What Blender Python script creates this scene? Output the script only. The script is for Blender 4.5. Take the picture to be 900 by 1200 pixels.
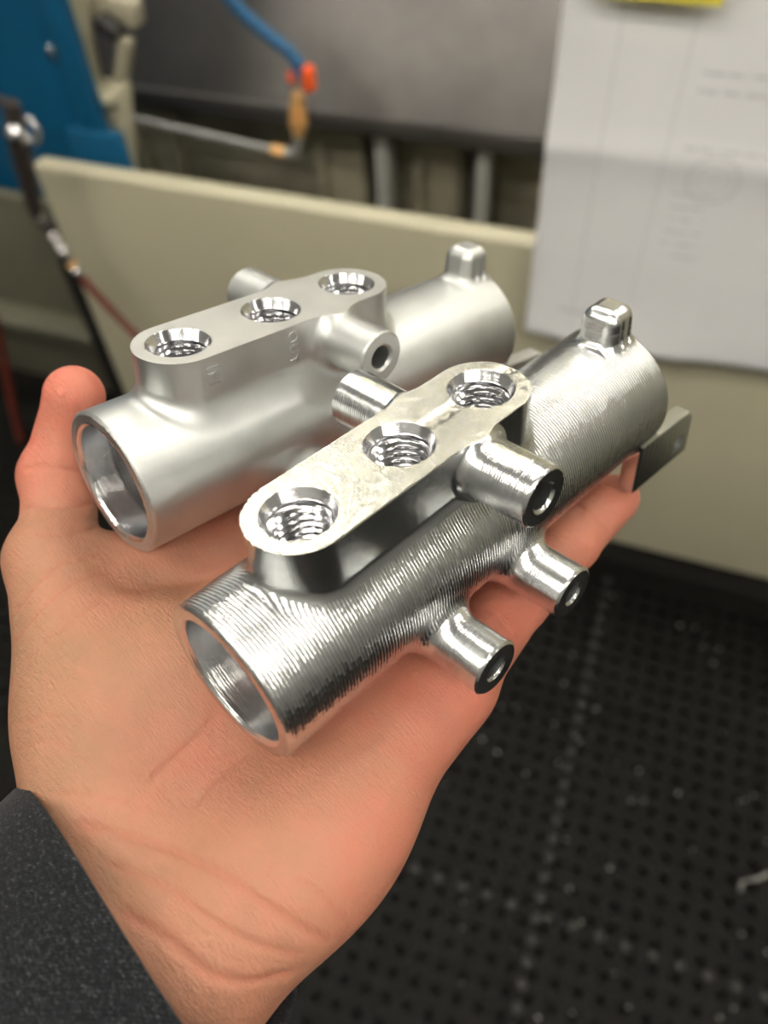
import bpy, bmesh, math, random
import numpy as np
from mathutils import Matrix, Vector

# ------------------------------------------------------------------ reset
for o in list(bpy.data.objects):
    bpy.data.objects.remove(o, do_unlink=True)
scene = bpy.context.scene
COL = scene.collection
random.seed(7)
rng = np.random.default_rng(7)

# ------------------------------------------------------------------ camera
FPX = 913.5                       # focal length in pixels of the 900x1200 frame
CAM_H = 1.45                      # eye height over the floor, metres
NADIR = (497.0, 1327.0)           # vanishing point of the plumb lines
_up = -np.array([NADIR[0] - 450, NADIR[1] - 600, FPX]); _up /= np.linalg.norm(_up)
_fw = np.array([0, 0, 1.0]); _fw = _fw - (_fw @ _up) * _up; _fw /= np.linalg.norm(_fw)
_rt = np.cross(_fw, _up)
CW = np.stack([_rt, _fw, _up])    # camera axes (right, down, forward) -> world
CAMP = np.array([0, 0, CAM_H])
cam = bpy.data.cameras.new('camera')
cam.sensor_fit = 'VERTICAL'; cam.sensor_height = 36.0; cam.sensor_width = 27.0
cam.lens = FPX * 36.0 / 1200.0
cam.clip_start = 0.01; cam.clip_end = 60
camo = bpy.data.objects.new('camera', cam); COL.objects.link(camo)
_m = np.eye(4); _m[:3, :3] = CW @ np.diag([1, -1, -1]); _m[:3, 3] = CAMP
camo.matrix_world = Matrix(_m.tolist())
cam.dof.use_dof = True
cam.dof.focus_distance = 0.176
cam.dof.aperture_fstop = cam.lens / 2.9      # pupil of about 2.9 mm
scene.camera = camo

# ------------------------------------------------------------------ world, view
w = bpy.data.worlds.new('world'); scene.world = w; w.use_nodes = True
w.node_tree.nodes['Background'].inputs[0].default_value = (0.62, 0.62, 0.58, 1)
w.node_tree.nodes['Background'].inputs[1].default_value = 0.10
scene.view_settings.view_transform = 'Standard'
scene.view_settings.look = 'None'
scene.view_settings.gamma = 1.0
scene.view_settings.use_curve_mapping = False
scene.view_settings.exposure = 0.0
LAMP_STRENGTH = 40.0

# ------------------------------------------------------------------ pixel helpers
def ray(px):
    return CW @ np.array([(px[0] - 450) / FPX, (px[1] - 600) / FPX, 1.0])
def at_z(px, z):
    d = ray(px); return CAMP + d * (z - CAM_H) / d[2]
WO = at_z((711, 633.7), 0.1); WO = np.array([WO[0], WO[1], 0.0])   # foot of the machine front
_b = at_z((900, 680), 0.1)
WE = np.array([_b[0] - WO[0], _b[1] - WO[1], 0]); WE /= np.linalg.norm(WE)   # along the machine
WN = np.array([-WE[1], WE[0], 0])                                            # into the machine
def W(s, n, z):
    return WO + WE * s + WN * n + np.array([0, 0, z])
def at_w(px, n):
    d = ray(px); k = ((WO - CAMP) @ WN + n) / (d @ WN); p = CAMP + d * k
    return np.array([(p - WO) @ WE, n, p[2]])
WROT = math.atan2(WE[1], WE[0])
# hand frame = frame of the nearer casting, millimetres (x along its tube, z out of its port face)
R1 = np.array([[0.69959816, -0.71203829, -0.0596984], [-0.51363741, -0.44306003, -0.73476147], [0.49672833, 0.5447011, -0.67569348]])
T1 = np.array([-31.7124038, 34.88120479, 158.30345837])
R2 = np.array([[0.7070941, -0.70662606, 0.02641098], [-0.42340422, -0.45300801, -0.78454612], [0.56634512, 0.54356541, -0.61950775]])
T2 = np.array([-67.57239474, -6.83993744, 192.92341924])
def frame_matrix(R, T):
    m = np.eye(4); m[:3, :3] = CW @ R * 0.001; m[:3, 3] = CW @ T * 0.001 + CAMP
    return Matrix(m.tolist())
MF1 = frame_matrix(R1, T1); MF2 = frame_matrix(R2, T2)

# ------------------------------------------------------------------ object helpers
def tag(o, label=None, cat=None, group=None, kind=None):
    if label: o['label'] = label
    if cat: o['category'] = cat
    if group: o['group'] = group
    if kind: o['kind'] = kind
    return o
def empty(name, mat=None, loc=None):
    o = bpy.data.objects.new(name, None); COL.objects.link(o); o.empty_display_size = 0.02
    if mat is not None: o.matrix_world = mat
    if loc is not None: o.location = Vector([float(c) for c in loc])
    return o
def link(name, me, mat=None, parent=None):
    o = bpy.data.objects.new(name, me); COL.objects.link(o)
    if mat is not None and len(me.materials) == 0: me.materials.append(mat)
    if parent is not None: o.parent = parent
    return o
def frame_w(s, n, z, rz=0.0):
    return Matrix.Translation(Vector([float(c) for c in W(s, n, z)])) @ Matrix.Rotation(WROT + rz, 4, 'Z')

def bm_mesh(bm, name, smooth=None):
    me = bpy.data.meshes.new(name); bm.normal_update(); bm.to_mesh(me); bm.free()
    if smooth is not None:
        me.shade_smooth()
        if smooth > 0: me.set_sharp_from_angle(angle=math.radians(smooth))
    return me
def box(bm, c, h, bev=0.0, seg=2, rot=None):
    r = bmesh.ops.create_cube(bm, size=1.0)
    vs = r['verts']
    for v in vs: v.co = Vector((v.co.x * 2 * h[0], v.co.y * 2 * h[1], v.co.z * 2 * h[2]))
    if bev > 0:
        es = list({e for v in vs for e in v.link_edges})
        rr = bmesh.ops.bevel(bm, geom=es, offset=bev, segments=seg, affect='EDGES', profile=0.5)
        vs = list({v for f in rr['faces'] for v in f.verts} | {v for v in vs if v.is_valid})
    M = Matrix.Translation(Vector(c))
    if rot is not None: M = M @ rot
    for v in vs: v.co = M @ v.co
def box_b(name, x0, x1, y0, y1, z0, z1, bev=0.0, seg=2):
    bm = bmesh.new()
    box(bm, ((x0 + x1) / 2, (y0 + y1) / 2, (z0 + z1) / 2), (abs(x1 - x0) / 2, abs(y1 - y0) / 2, abs(z1 - z0) / 2), bev, seg)
    return bm_mesh(bm, name, 35 if bev else None)
def tube_mesh(name, pts, rad, seg=12, cap=True, inner=None):
    """round tube along a polyline; rad is a number or one per point"""
    pts = [Vector([float(c) for c in p]) for p in pts]
    n = len(pts); rad = rad if hasattr(rad, '__len__') else [rad] * n
    bm = bmesh.new(); rings = []
    t0 = (pts[1] - pts[0]).normalized()
    a = t0.cross(Vector((0, 0, 1)));  a = a if a.length > 1e-3 else t0.cross(Vector((1, 0, 0)))
    a.normalize()
    for i, p in enumerate(pts):
        t = (pts[min(i + 1, n - 1)] - pts[max(i - 1, 0)]).normalized()
        a = (a - t * a.dot(t)).normalized(); b = t.cross(a)
        rings.append([bm.verts.new(p + (a * math.cos(k * 2 * math.pi / seg) + b * math.sin(k * 2 * math.pi / seg)) * rad[i]) for k in range(seg)])
    for i in range(n - 1):
        for k in range(seg):
            bm.faces.new((rings[i][k], rings[i][(k + 1) % seg], rings[i + 1][(k + 1) % seg], rings[i + 1][k]))
    if cap:
        bm.faces.new(rings[0][::-1]); bm.faces.new(rings[-1])
    return bm_mesh(bm, name, 40)
def lathe_mesh(name, prof, seg=24, axis='Z', smooth=35):
    bm = bmesh.new(); rings = []
    for r, z in prof:
        rings.append([bm.verts.new((r * math.cos(k * 2 * math.pi / seg), r * math.sin(k * 2 * math.pi / seg), z)) for k in range(seg)])
    for i in range(len(prof) - 1):
        for k in range(seg):
            bm.faces.new((rings[i][k], rings[i][(k + 1) % seg], rings[i + 1][(k + 1) % seg], rings[i + 1][k]))
    bm.faces.new(rings[0][::-1]); bm.faces.new(rings[-1])
    bmesh.ops.remove_doubles(bm, verts=bm.verts, dist=1e-7)
    return bm_mesh(bm, name, smooth)
def smooth_path(pts, n=8):
    """Catmull-Rom through the points"""
    P = [np.array(p, float) for p in pts]; P = [2 * P[0] - P[1]] + P + [2 * P[-1] - P[-2]]
    out = []
    for i in range(1, len(P) - 2):
        for k in range(n):
            t = k / n
            out.append(0.5 * (2 * P[i] + (P[i + 1] - P[i - 1]) * t + (2 * P[i - 1] - 5 * P[i] + 4 * P[i + 1] - P[i + 2]) * t * t + (3 * P[i] - P[i - 1] - 3 * P[i + 1] + P[i + 2]) * t ** 3))
    out.append(P[-2]); return out

# ------------------------------------------------------------------ materials
class NT:
    def __init__(s, name):
        s.m = bpy.data.materials.new(name); s.m.use_nodes = True
        s.t = s.m.node_tree; s.b = s.t.nodes['Principled BSDF']
    def n(s, typ, **kw):
        nd = s.t.nodes.new(typ)
        for k, v in kw.items():
            if k.startswith('i_'):
                key = k[2:]; key = int(key) if key.isdigit() else key.replace('_', ' ')
                if hasattr(v, 'is_output') or isinstance(v, bpy.types.NodeSocket): s.t.links.new(v, nd.inputs[key])
                else: nd.inputs[key].default_value = v
            else: setattr(nd, k, v)
        return nd
    def math(s, op, a, b=None, c=None):
        nd = s.t.nodes.new('ShaderNodeMath'); nd.operation = op
        for i, v in enumerate((a, b, c)):
            if v is None: continue
            if isinstance(v, bpy.types.NodeSocket): s.t.links.new(v, nd.inputs[i])
            else: nd.inputs[i].default_value = v
        return nd.outputs[0]
    def obj(s): return s.n('ShaderNodeTexCoord').outputs['Object']
    def noise(s, vec, scale, detail=3, rough=0.5):
        return s.n('ShaderNodeTexNoise', i_Vector=vec, i_Scale=scale, i_Detail=detail, i_Roughness=rough).outputs['Fac']
    def ramp(s, fac, stops):
        nd = s.n('ShaderNodeValToRGB', i_Fac=fac); cr = nd.color_ramp
        while len(cr.elements) < len(stops): cr.elements.new(0.5)
        for e, (p, c) in zip(cr.elements, stops):
            e.position = p; e.color = c if len(c) == 4 else (*c, 1)
        return nd.outputs['Color']
    def mix(s, fac, a, b):
        nd = s.t.nodes.new('ShaderNodeMix'); nd.data_type = 'RGBA'
        for i, v in ((0, fac), (6, a), (7, b)):
            if isinstance(v, bpy.types.NodeSocket): s.t.links.new(v, nd.inputs[i])
            else: nd.inputs[i].default_value = v if i == 0 else ((*v, 1) if len(v) == 3 else v)
        return nd.outputs[2]
    def set(s, **kw):
        for k, v in kw.items():
            key = k.replace('_', ' ')
            if isinstance(v, bpy.types.NodeSocket): s.t.links.new(v, s.b.inputs[key])
            else: s.b.inputs[key].default_value = (*v, 1) if isinstance(v, tuple) and len(v) == 3 and 'Radius' not in key else v
        return s
    def bump(s, h, dist, strength=1.0, normal=None):
        nd = s.n('ShaderNodeBump', i_Height=h, i_Strength=strength, i_Distance=dist)
        if normal is not None: s.t.links.new(normal, nd.inputs['Normal'])
        s.t.links.new(nd.outputs[0], s.b.inputs['Normal']); return nd.outputs[0]

def mat_plain(name, col, rough=0.5, metal=0.0, var=0.08, scale=8.0, bump=0.0, bscale=200.0, spec=0.5):
    k = NT(name); v = k.obj()
    nz = k.noise(v, scale, 4, 0.6)
    lo = tuple(c * (1 - var) for c in col); hi = tuple(min(1, c * (1 + var)) for c in col)
    k.set(Base_Color=k.ramp(nz, [(0.3, lo), (0.7, hi)]), Roughness=rough, Metallic=metal)
    k.b.inputs['Specular IOR Level'].default_value = spec
    if bump: k.bump(k.noise(v, bscale, 2), bump)
    return k.m

def mat_tooled():
    """milled aluminium: ball-mill rows round the tube, broken into short chord facets (object space, mm)"""
    k = NT('milled_aluminium'); v = k.obj()
    sp = k.n('ShaderNodeSeparateXYZ', i_Vector=v).outputs
    ang = k.math('ARCTAN2', sp[1], sp[2])
    wob = k.math('MULTIPLY', k.math('SUBTRACT', k.noise(v, 0.5, 2), 0.5), 0.04)
    row = k.math('ADD', k.math('DIVIDE', sp[0], 0.86), wob)
    rid = k.math('FLOOR', row); rf = k.math('FRACT', row)
    off = k.n('ShaderNodeTexWhiteNoise', noise_dimensions='1D', i_W=rid).outputs['Value']
    seg = k.math('ADD', k.math('MULTIPLY', ang, 11.0), k.math('MULTIPLY', off, 0.55))
    sid = k.math('FLOOR', seg); sf = k.math('FRACT', seg)
    cell = k.n('ShaderNodeCombineXYZ', i_X=rid, i_Y=sid)
    rnd = k.n('ShaderNodeTexWhiteNoise', noise_dimensions='2D', i_Vector=cell.outputs[0]).outputs
    rs = k.n('ShaderNodeSeparateColor', i_Color=rnd['Color']).outputs
    sx = k.math('ADD', k.math('MULTIPLY', k.math('SUBTRACT', rf, 0.5), 0.72), k.math('MULTIPLY', k.math('SUBTRACT', rs[0], 0.5), 0.05))
    st = k.math('ADD', k.math('MULTIPLY', k.math('SUBTRACT', sf, 0.5), -0.085), k.math('MULTIPLY', k.math('SUBTRACT', rs[1], 0.5), 0.10))
    ct = k.math('COSINE', ang); sn = k.math('SINE', ang)
    pert = k.n('ShaderNodeCombineXYZ', i_X=sx, i_Y=k.math('MULTIPLY', ct, st), i_Z=k.math('MULTIPLY', k.math('MULTIPLY', sn, st), -1.0))
    vt = k.n('ShaderNodeVectorTransform', vector_type='VECTOR', convert_from='OBJECT', convert_to='WORLD', i_Vector=pert.outputs[0])
    sc = k.n('ShaderNodeVectorMath', operation='SCALE', i_Vector=vt.outputs[0]); sc.inputs['Scale'].default_value = 1000.0
    ad = k.n('ShaderNodeVectorMath', operation='ADD', i_0=k.n('ShaderNodeNewGeometry').outputs['Normal'], i_1=sc.outputs[0])
    nm = k.n('ShaderNodeVectorMath', operation='NORMALIZE', i_0=ad.outputs[0])
    k.set(Base_Color=k.ramp(k.noise(v, 0.12, 3), [(0.3, (0.64, 0.655, 0.66)), (0.7, (0.72, 0.73, 0.73))]), Metallic=1.0, Roughness=0.25)
    k.t.links.new(nm.outputs[0], k.b.inputs['Normal'])
    return k.m
def mat_bright(name, rough=0.13, col=(0.86, 0.865, 0.875), freq=2.6, amp=0.02, axis=1, tilt=0.0):
    """turned or milled aluminium with fine parallel passes along one axis (object space, mm)"""
    k = NT(name); v = k.obj()
    sp = k.n('ShaderNodeSeparateXYZ', i_Vector=v).outputs
    c = k.math('MULTIPLY', sp[axis], freq)
    if tilt: c = k.math('ADD', c, k.math('MULTIPLY', sp[(axis + 1) % 3], tilt))
    c = k.math('ADD', c, k.math('MULTIPLY', k.noise(v, 0.6, 2), 0.8))
    s = k.math('SINE', k.math('MULTIPLY', c, 6.2832))
    h = k.math('ADD', k.math('MULTIPLY', s, amp), k.math('MULTIPLY', k.noise(v, 1.4, 3), amp * 1.5))
    k.set(Base_Color=col, Metallic=1.0, Roughness=rough)
    k.bump(h, 0.001, 1.0); return k.m
def mat_turned(name, axis, rough, col, freq, amp, fine=0.0, coarse=0.0):
    """cutter rings across one axis: the normal leans along that axis by a per-ring slope (object space, mm)"""
    k = NT(name); v = k.obj()
    sp = k.n('ShaderNodeSeparateXYZ', i_Vector=v).outputs
    row = k.math('MULTIPLY', sp[axis], freq); rid = k.math('FLOOR', row); rf = k.math('FRACT', row)
    wn = k.n('ShaderNodeTexWhiteNoise', noise_dimensions='1D', i_W=rid).outputs['Value']
    a = k.math('MULTIPLY', k.math('SUBTRACT', rf, 0.5), amp)
    a = k.math('ADD', a, k.math('MULTIPLY', k.math('SUBTRACT', wn, 0.5), fine))
    n2 = k.n('ShaderNodeTexNoise', i_Vector=v, i_Scale=0.35, i_Detail=3.0)
    cs = k.n('ShaderNodeVectorMath', operation='SUBTRACT', i_0=n2.outputs['Color']); cs.inputs[1].default_value = (0.5, 0.5, 0.5)
    cm_ = k.n('ShaderNodeVectorMath', operation='SCALE', i_Vector=cs.outputs[0]); cm_.inputs['Scale'].default_value = coarse
    comp = k.n('ShaderNodeCombineXYZ'); k.t.links.new(a, comp.inputs[axis])
    sm = k.n('ShaderNodeVectorMath', operation='ADD', i_0=comp.outputs[0], i_1=cm_.outputs[0])
    vt = k.n('ShaderNodeVectorTransform', vector_type='VECTOR', convert_from='OBJECT', convert_to='WORLD', i_Vector=sm.outputs[0])
    sc = k.n('ShaderNodeVectorMath', operation='SCALE', i_Vector=vt.outputs[0]); sc.inputs['Scale'].default_value = 1000.0
    ad = k.n('ShaderNodeVectorMath', operation='ADD', i_0=k.n('ShaderNodeNewGeometry').outputs['Normal'], i_1=sc.outputs[0])
    nm = k.n('ShaderNodeVectorMath', operation='NORMALIZE', i_0=ad.outputs[0])
    k.set(Base_Color=col, Metallic=1.0, Roughness=rough)
    k.t.links.new(nm.outputs[0], k.b.inputs['Normal']); return k.m
def mat_faced():
    """face-milled port face: overlapping arcs of the cutter"""
    k = NT('face_milled_aluminium'); v = k.obj()
    sp = k.n('ShaderNodeSeparateXYZ', i_Vector=v).outputs
    arcs = []
    for cx, cy, fr in ((-60.0, 8.0, 2.2), (150.0, -14.0, 1.7)):
        dx = k.math('SUBTRACT', sp[0], cx); dy = k.math('SUBTRACT', sp[1], cy)
        r = k.math('SQRT', k.math('ADD', k.math('MULTIPLY', dx, dx), k.math('MULTIPLY', dy, dy)))
        r = k.math('ADD', r, k.math('MULTIPLY', k.noise(v, 0.25, 2), 1.2))
        arcs.append(k.math('SINE', k.math('MULTIPLY', r, fr * 6.2832)))
    h = k.math('ADD', k.math('MULTIPLY', arcs[0], 0.014), k.math('MULTIPLY', arcs[1], 0.010))
    h = k.math('ADD', h, k.math('MULTIPLY', k.noise(v, 0.4, 3, 0.6), 0.02))
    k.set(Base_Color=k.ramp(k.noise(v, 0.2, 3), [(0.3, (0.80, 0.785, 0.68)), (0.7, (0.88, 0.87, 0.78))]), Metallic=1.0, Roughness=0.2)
    k.bump(h, 0.001, 1.0); return k.m
def mat_satin(name, rough=0.36, col=(0.80, 0.805, 0.80), amp=0.02):
    """tumbled satin aluminium with faint scratches"""
    k = NT(name); v = k.obj()
    mp = k.n('ShaderNodeMapping', i_Vector=v); mp.inputs['Scale'].default_value = (0.5, 2.4, 2.4)
    n1 = k.noise(mp.outputs[0], 1.6, 5, 0.65); n2 = k.noise(v, 0.12, 3)
    rg = k.math('ADD', k.math('MULTIPLY', n2, 0.16), rough - 0.08)
    k.set(Base_Color=k.ramp(n2, [(0.3, tuple(c * 0.96 for c in col)), (0.7, tuple(min(1, c * 1.04) for c in col))]), Metallic=1.0, Roughness=rg)
    k.bump(n1, 0.001, 1.0 * amp / 0.02 * 0.05); return k.m
def mat_skin():
    k = NT('palm_skin'); v = k.obj()      # object space in mm
    sp = k.n('ShaderNodeSeparateXYZ', i_Vector=v).outputs
    n1 = k.noise(v, 0.035, 4, 0.6); n2 = k.noise(v, 0.25, 4, 0.65)
    red = k.n('ShaderNodeMapRange', i_Value=sp[0], i_1=-45.0, i_2=40.0).outputs[0]
    lat = k.n('ShaderNodeMapRange', i_Value=sp[1], i_1=40.0, i_2=-30.0).outputs[0]
    tip = k.n('ShaderNodeMapRange', i_Value=sp[1], i_1=78.0, i_2=98.0).outputs[0]
    f = k.math('ADD', k.math('MULTIPLY', red, 0.55), k.math('MULTIPLY', lat, 0.25))
    f = k.math('ADD', f, k.math('MULTIPLY', tip, 0.55))
    f = k.math('ADD', f, k.math('MULTIPLY', k.math('SUBTRACT', n1, 0.5), 1.1))
    f = k.math('ADD', f, k.math('MULTIPLY', k.math('SUBTRACT', n2, 0.5), 0.35))
    col = k.ramp(f, [(0.0, (0.345, 0.18, 0.105)), (0.45, (0.455, 0.203, 0.13)), (1.0, (0.57, 0.172, 0.118))])
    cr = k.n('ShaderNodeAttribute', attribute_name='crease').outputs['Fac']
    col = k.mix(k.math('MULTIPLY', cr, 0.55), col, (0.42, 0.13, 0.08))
    k.set(Base_Color=col, Roughness=0.5, Subsurface_Weight=0.25, Subsurface_Scale=0.004)
    k.b.inputs['Subsurface Radius'].default_value = (1.0, 0.35, 0.2)
    k.b.inputs['Specular IOR Level'].default_value = 0.4
    vor = k.n('ShaderNodeTexVoronoi', feature='DISTANCE_TO_EDGE', i_Vector=v, i_Scale=0.85).outputs['Distance']
    mp = k.n('ShaderNodeMapping', i_Vector=v); mp.inputs['Rotation'].default_value = (0, 0, 0.5); mp.inputs['Scale'].default_value = (2.6, 0.4, 1.0)
    h = k.math('ADD', k.math('MULTIPLY', k.math('MINIMUM', vor, 0.25), 0.18), k.math('MULTIPLY', k.noise(mp.outputs[0], 0.55, 5, 0.65), 0.42))
    h = k.math('ADD', h, k.math('MULTIPLY', k.noise(v, 0.5, 4, 0.6), 0.35))
    k.bump(h, 0.001, 0.95); return k.m
def mat_cloth():
    k = NT('charcoal_twill'); v = k.obj()   # mm, twill from two crossed waves
    sp = k.n('ShaderNodeSeparateXYZ', i_Vector=v).outputs
    ang = k.math('MULTIPLY', k.math('ARCTAN2', k.math('SUBTRACT', sp[1], 0.0), k.math('ADD', sp[2], 42.0)), 36.0)
    a = k.math('SINE', k.math('MULTIPLY', k.math('ADD', sp[0], ang), 6.2832 / 1.1))
    b = k.math('SINE', k.math('MULTIPLY', k.math('SUBTRACT', sp[0], k.math('MULTIPLY', ang, 2.3)), 6.2832 / 1.7))
    h = k.math('ADD', k.math('MULTIPLY', a, 0.5), k.math('MULTIPLY', b, 0.35))
    mp = k.n('ShaderNodeMapping', i_Vector=v); mp.inputs['Scale'].default_value = (1.6, 0.8, 0.8); mp.inputs['Rotation'].default_value = (0.0, 0.0, 0.7)
    fl = k.noise(mp.outputs[0], 1.15, 5, 0.8)
    f = k.math('ADD', k.math('MULTIPLY', h, 0.05), fl)
    k.set(Base_Color=k.ramp(f, [(0.42, (0.0045, 0.0048, 0.006)), (0.57, (0.014, 0.0147, 0.017)), (0.72, (0.10, 0.104, 0.112))]), Roughness=0.9, Sheen_Weight=0.08)
    k.b.inputs['Specular IOR Level'].default_value = 0.15
    k.bump(k.math('ADD', h, k.math('MULTIPLY', fl, 4.0)), 0.001, 0.16); return k.m
def mat_emit(name, col, st):
    k = NT(name); k.set(Base_Color=col, Emission_Color=col, Emission_Strength=st); return k.m
def mat_paper():
    """creased white drawing sheet with very faint printed linework (sheet plane x,z in metres)"""
    k = NT('creased_paper'); v = k.obj()
    sp = k.n('ShaderNodeSeparateXYZ', i_Vector=v).outputs
    ln = None
    def band(a, lo, hi):
        return k.math('MULTIPLY', k.math('GREATER_THAN', a, lo), k.math('LESS_THAN', a, hi))
    def add(x):
        nonlocal ln
        ln = x if ln is None else k.math('MAXIMUM', ln, x)
    txt = k.math('GREATER_THAN', k.noise(k.n('ShaderNodeMapping', i_Vector=v).outputs[0], 140.0, 2), 0.45)
    def text(x0, x1, z0, z1): add(k.math('MULTIPLY', k.math('MULTIPLY', band(sp[0], x0, x1), band(sp[2], z0, z1)), txt))
    for z in (0.405, 0.385, 0.32):
        text(0.17, 0.36, z, z + 0.004)
    text(0.05, 0.14, 0.052, 0.058)
    for i in range(6): text(0.17, 0.22, 0.17 + i * 0.018, 0.173 + i * 0.018)
    dx = k.math('SUBTRACT', sp[0], 0.215); dz = k.math('SUBTRACT', sp[2], 0.285)
    r = k.math('SQRT', k.math('ADD', k.math('MULTIPLY', dx, dx), k.math('MULTIPLY', dz, dz)))
    add(band(r, 0.030, 0.0325)); add(k.math('MULTIPLY', band(r, 0.020, 0.0215), 0.7))
    add(band(k.math('ABSOLUTE', k.math('SUBTRACT', sp[0], 0.11)), 0.040, 0.0412))
    base = k.ramp(k.noise(v, 6.0, 3), [(0.3, (0.87, 0.86, 0.87)), (0.7, (0.92, 0.91, 0.92))])
    k.set(Base_Color=k.mix(k.math('MULTIPLY', ln, 0.35), base, (0.30, 0.30, 0.34)), Roughness=0.75)
    k.b.inputs['Specular IOR Level'].default_value = 0.2
    k.bump(k.noise(v, 18.0, 3), 0.004, 0.4); return k.m

M = {}
M['tool'] = mat_tooled()
M['bright'] = mat_turned('bright_aluminium', 1, 0.24, (0.74, 0.75, 0.755), 1.5, 0.26, 0.10, 0.05)
M['lug'] = mat_turned('stepped_aluminium', 2, 0.22, (0.82, 0.83, 0.835), 1.6, 0.3, 0.2, 0.15)
M['brightx'] = mat_turned('bored_aluminium', 0, 0.22, (0.78, 0.79, 0.80), 9.0, 0.3, 0.38, 0.0)
M['port'] = mat_turned('threaded_aluminium', 2, 0.16, (0.68, 0.68, 0.70), 6.0, 0.08, 0.06, 0.01)
M['wall'] = mat_bright('side_milled_aluminium', 0.22, (0.70, 0.72, 0.72), 0.35, 0.004, 0)
M['face'] = mat_faced()
M['satin'] = mat_satin('satin_aluminium', 0.44, (0.62, 0.63, 0.615))
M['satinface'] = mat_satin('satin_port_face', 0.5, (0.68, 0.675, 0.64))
M['satinbore'] = mat_turned('honed_aluminium', 0, 0.2, (0.82, 0.83, 0.85), 9.0, 0.3, 0.38, 0.0)
M['skin'] = mat_skin(); M['cloth'] = mat_cloth()
M['beige'] = mat_plain('beige_machine_paint', (0.51, 0.475, 0.34), 0.42, 0, 0.05, 3.0)
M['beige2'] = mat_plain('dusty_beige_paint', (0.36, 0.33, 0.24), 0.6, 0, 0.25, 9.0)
M['greygreen'] = mat_plain('grey_green_paint', (0.11, 0.105, 0.073), 0.5, 0, 0.12, 5.0)
M['blue'] = mat_plain('blue_machine_paint', (0.004, 0.085, 0.185), 0.38, 0, 0.10, 5.0)
M['black'] = mat_plain('black_metal_and_gaps', (0.012, 0.011, 0.010), 0.5, 0, 0.3, 20.0)  # black metal, also used where shaded gaps and the cavity go dark
M['sheet'] = mat_plain('stained_steel_sheet', (0.15, 0.14, 0.133), 0.38, 0.7, 0.16, 7.0)
M['steel'] = mat_plain('grey_steel', (0.30, 0.30, 0.29), 0.45, 0.4, 0.12, 20.0)
M['post'] = mat_plain('pale_grey_post', (0.50, 0.50, 0.47), 0.5, 0.1, 0.12, 20.0)
M['chrome'] = mat_plain('chromed_metal', (0.78, 0.77, 0.78), 0.18, 1.0, 0.05, 30.0)
M['brass'] = mat_plain('brass', (0.85, 0.50, 0.20), 0.35, 0.5, 0.1, 60.0)
M['orange'] = mat_plain('orange_plastic', (0.95, 0.12, 0.015), 0.4, 0, 0.05, 40.0)
M['hoseblue'] = mat_plain('blue_hose_plastic', (0.01, 0.105, 0.24), 0.4, 0, 0.08, 40.0)
M['red'] = mat_plain('red_rubber', (0.15, 0.026, 0.016), 0.5, 0, 0.15, 30.0)
M['blackplastic'] = mat_plain('dark_brown_plastic', (0.035, 0.026, 0.024), 0.45, 0, 0.2, 30.0)
M['rubber'] = mat_plain('black_rubber_mat', (0.005, 0.0046, 0.0039), 0.6, 0, 0.35, 6.0, 0.0015, 90.0, 0.16)
M['knob'] = mat_plain('worn_rubber_knob', (0.024, 0.023, 0.021), 0.45, 0, 0.4, 9.0)
M['concrete'] = mat_plain('shade_black_concrete', (0.007, 0.0062, 0.005), 0.7, 0, 0.35, 5.0, 0.002, 40.0, 0.15)  # concrete blackened to carry the shade under the machine
M['chip'] = mat_plain('aluminium_chip', (0.45, 0.45, 0.43), 0.45, 1.0, 0.1, 30.0)
M['paper'] = mat_paper()
M['yellow'] = mat_plain('yellow_paper', (0.80, 0.70, 0.08), 0.7, 0, 0.05, 20.0)
M['shopwall'] = mat_plain('shop_wall_paint', (0.20, 0.20, 0.19), 0.8, 0, 0.06, 1.5)
M['ceil'] = mat_plain('ceiling_paint', (0.24, 0.24, 0.23), 0.85, 0, 0.06, 1.5)
M['lampbody'] = mat_plain('white_enamel', (0.7, 0.7, 0.68), 0.4, 0, 0.03, 5.0)
M['tube'] = mat_emit('fluorescent_tube', (1.0, 0.955, 0.86), LAMP_STRENGTH)

# ------------------------------------------------------------------ room shell
def struct(name, me, m, mat):
    o = link(name, me, m); o.matrix_world = mat; o['kind'] = 'structure'; return o
RS0, RS1, RN0, RN1, RH = -3.6, 3.4, -3.4, 2.6, 3.5
struct('floor', box_b('floor', RS0, RS1, RN0, RN1, -0.1, 0.0), M['concrete'], frame_w(0, 0, 0))
struct('ceiling', box_b('ceiling', RS0, RS1, RN0, RN1, RH, RH + 0.1), M['ceil'], frame_w(0, 0, 0))
struct('wall_left', box_b('wall_left', RS0 - 0.1, RS0, RN0, RN1, 0, RH), M['shopwall'], frame_w(0, 0, 0))
struct('wall_right', box_b('wall_right', RS1, RS1 + 0.1, RN0, RN1, 0, RH), M['shopwall'], frame_w(0, 0, 0))
struct('wall_front', box_b('wall_front', RS0, RS1, RN1, RN1 + 0.1, 0, RH), M['shopwall'], frame_w(0, 0, 0))
struct('wall_back', box_b('wall_back', RS0, RS1, RN0 - 0.1, RN0, 0, RH), M['shopwall'], frame_w(0, 0, 0))
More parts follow.
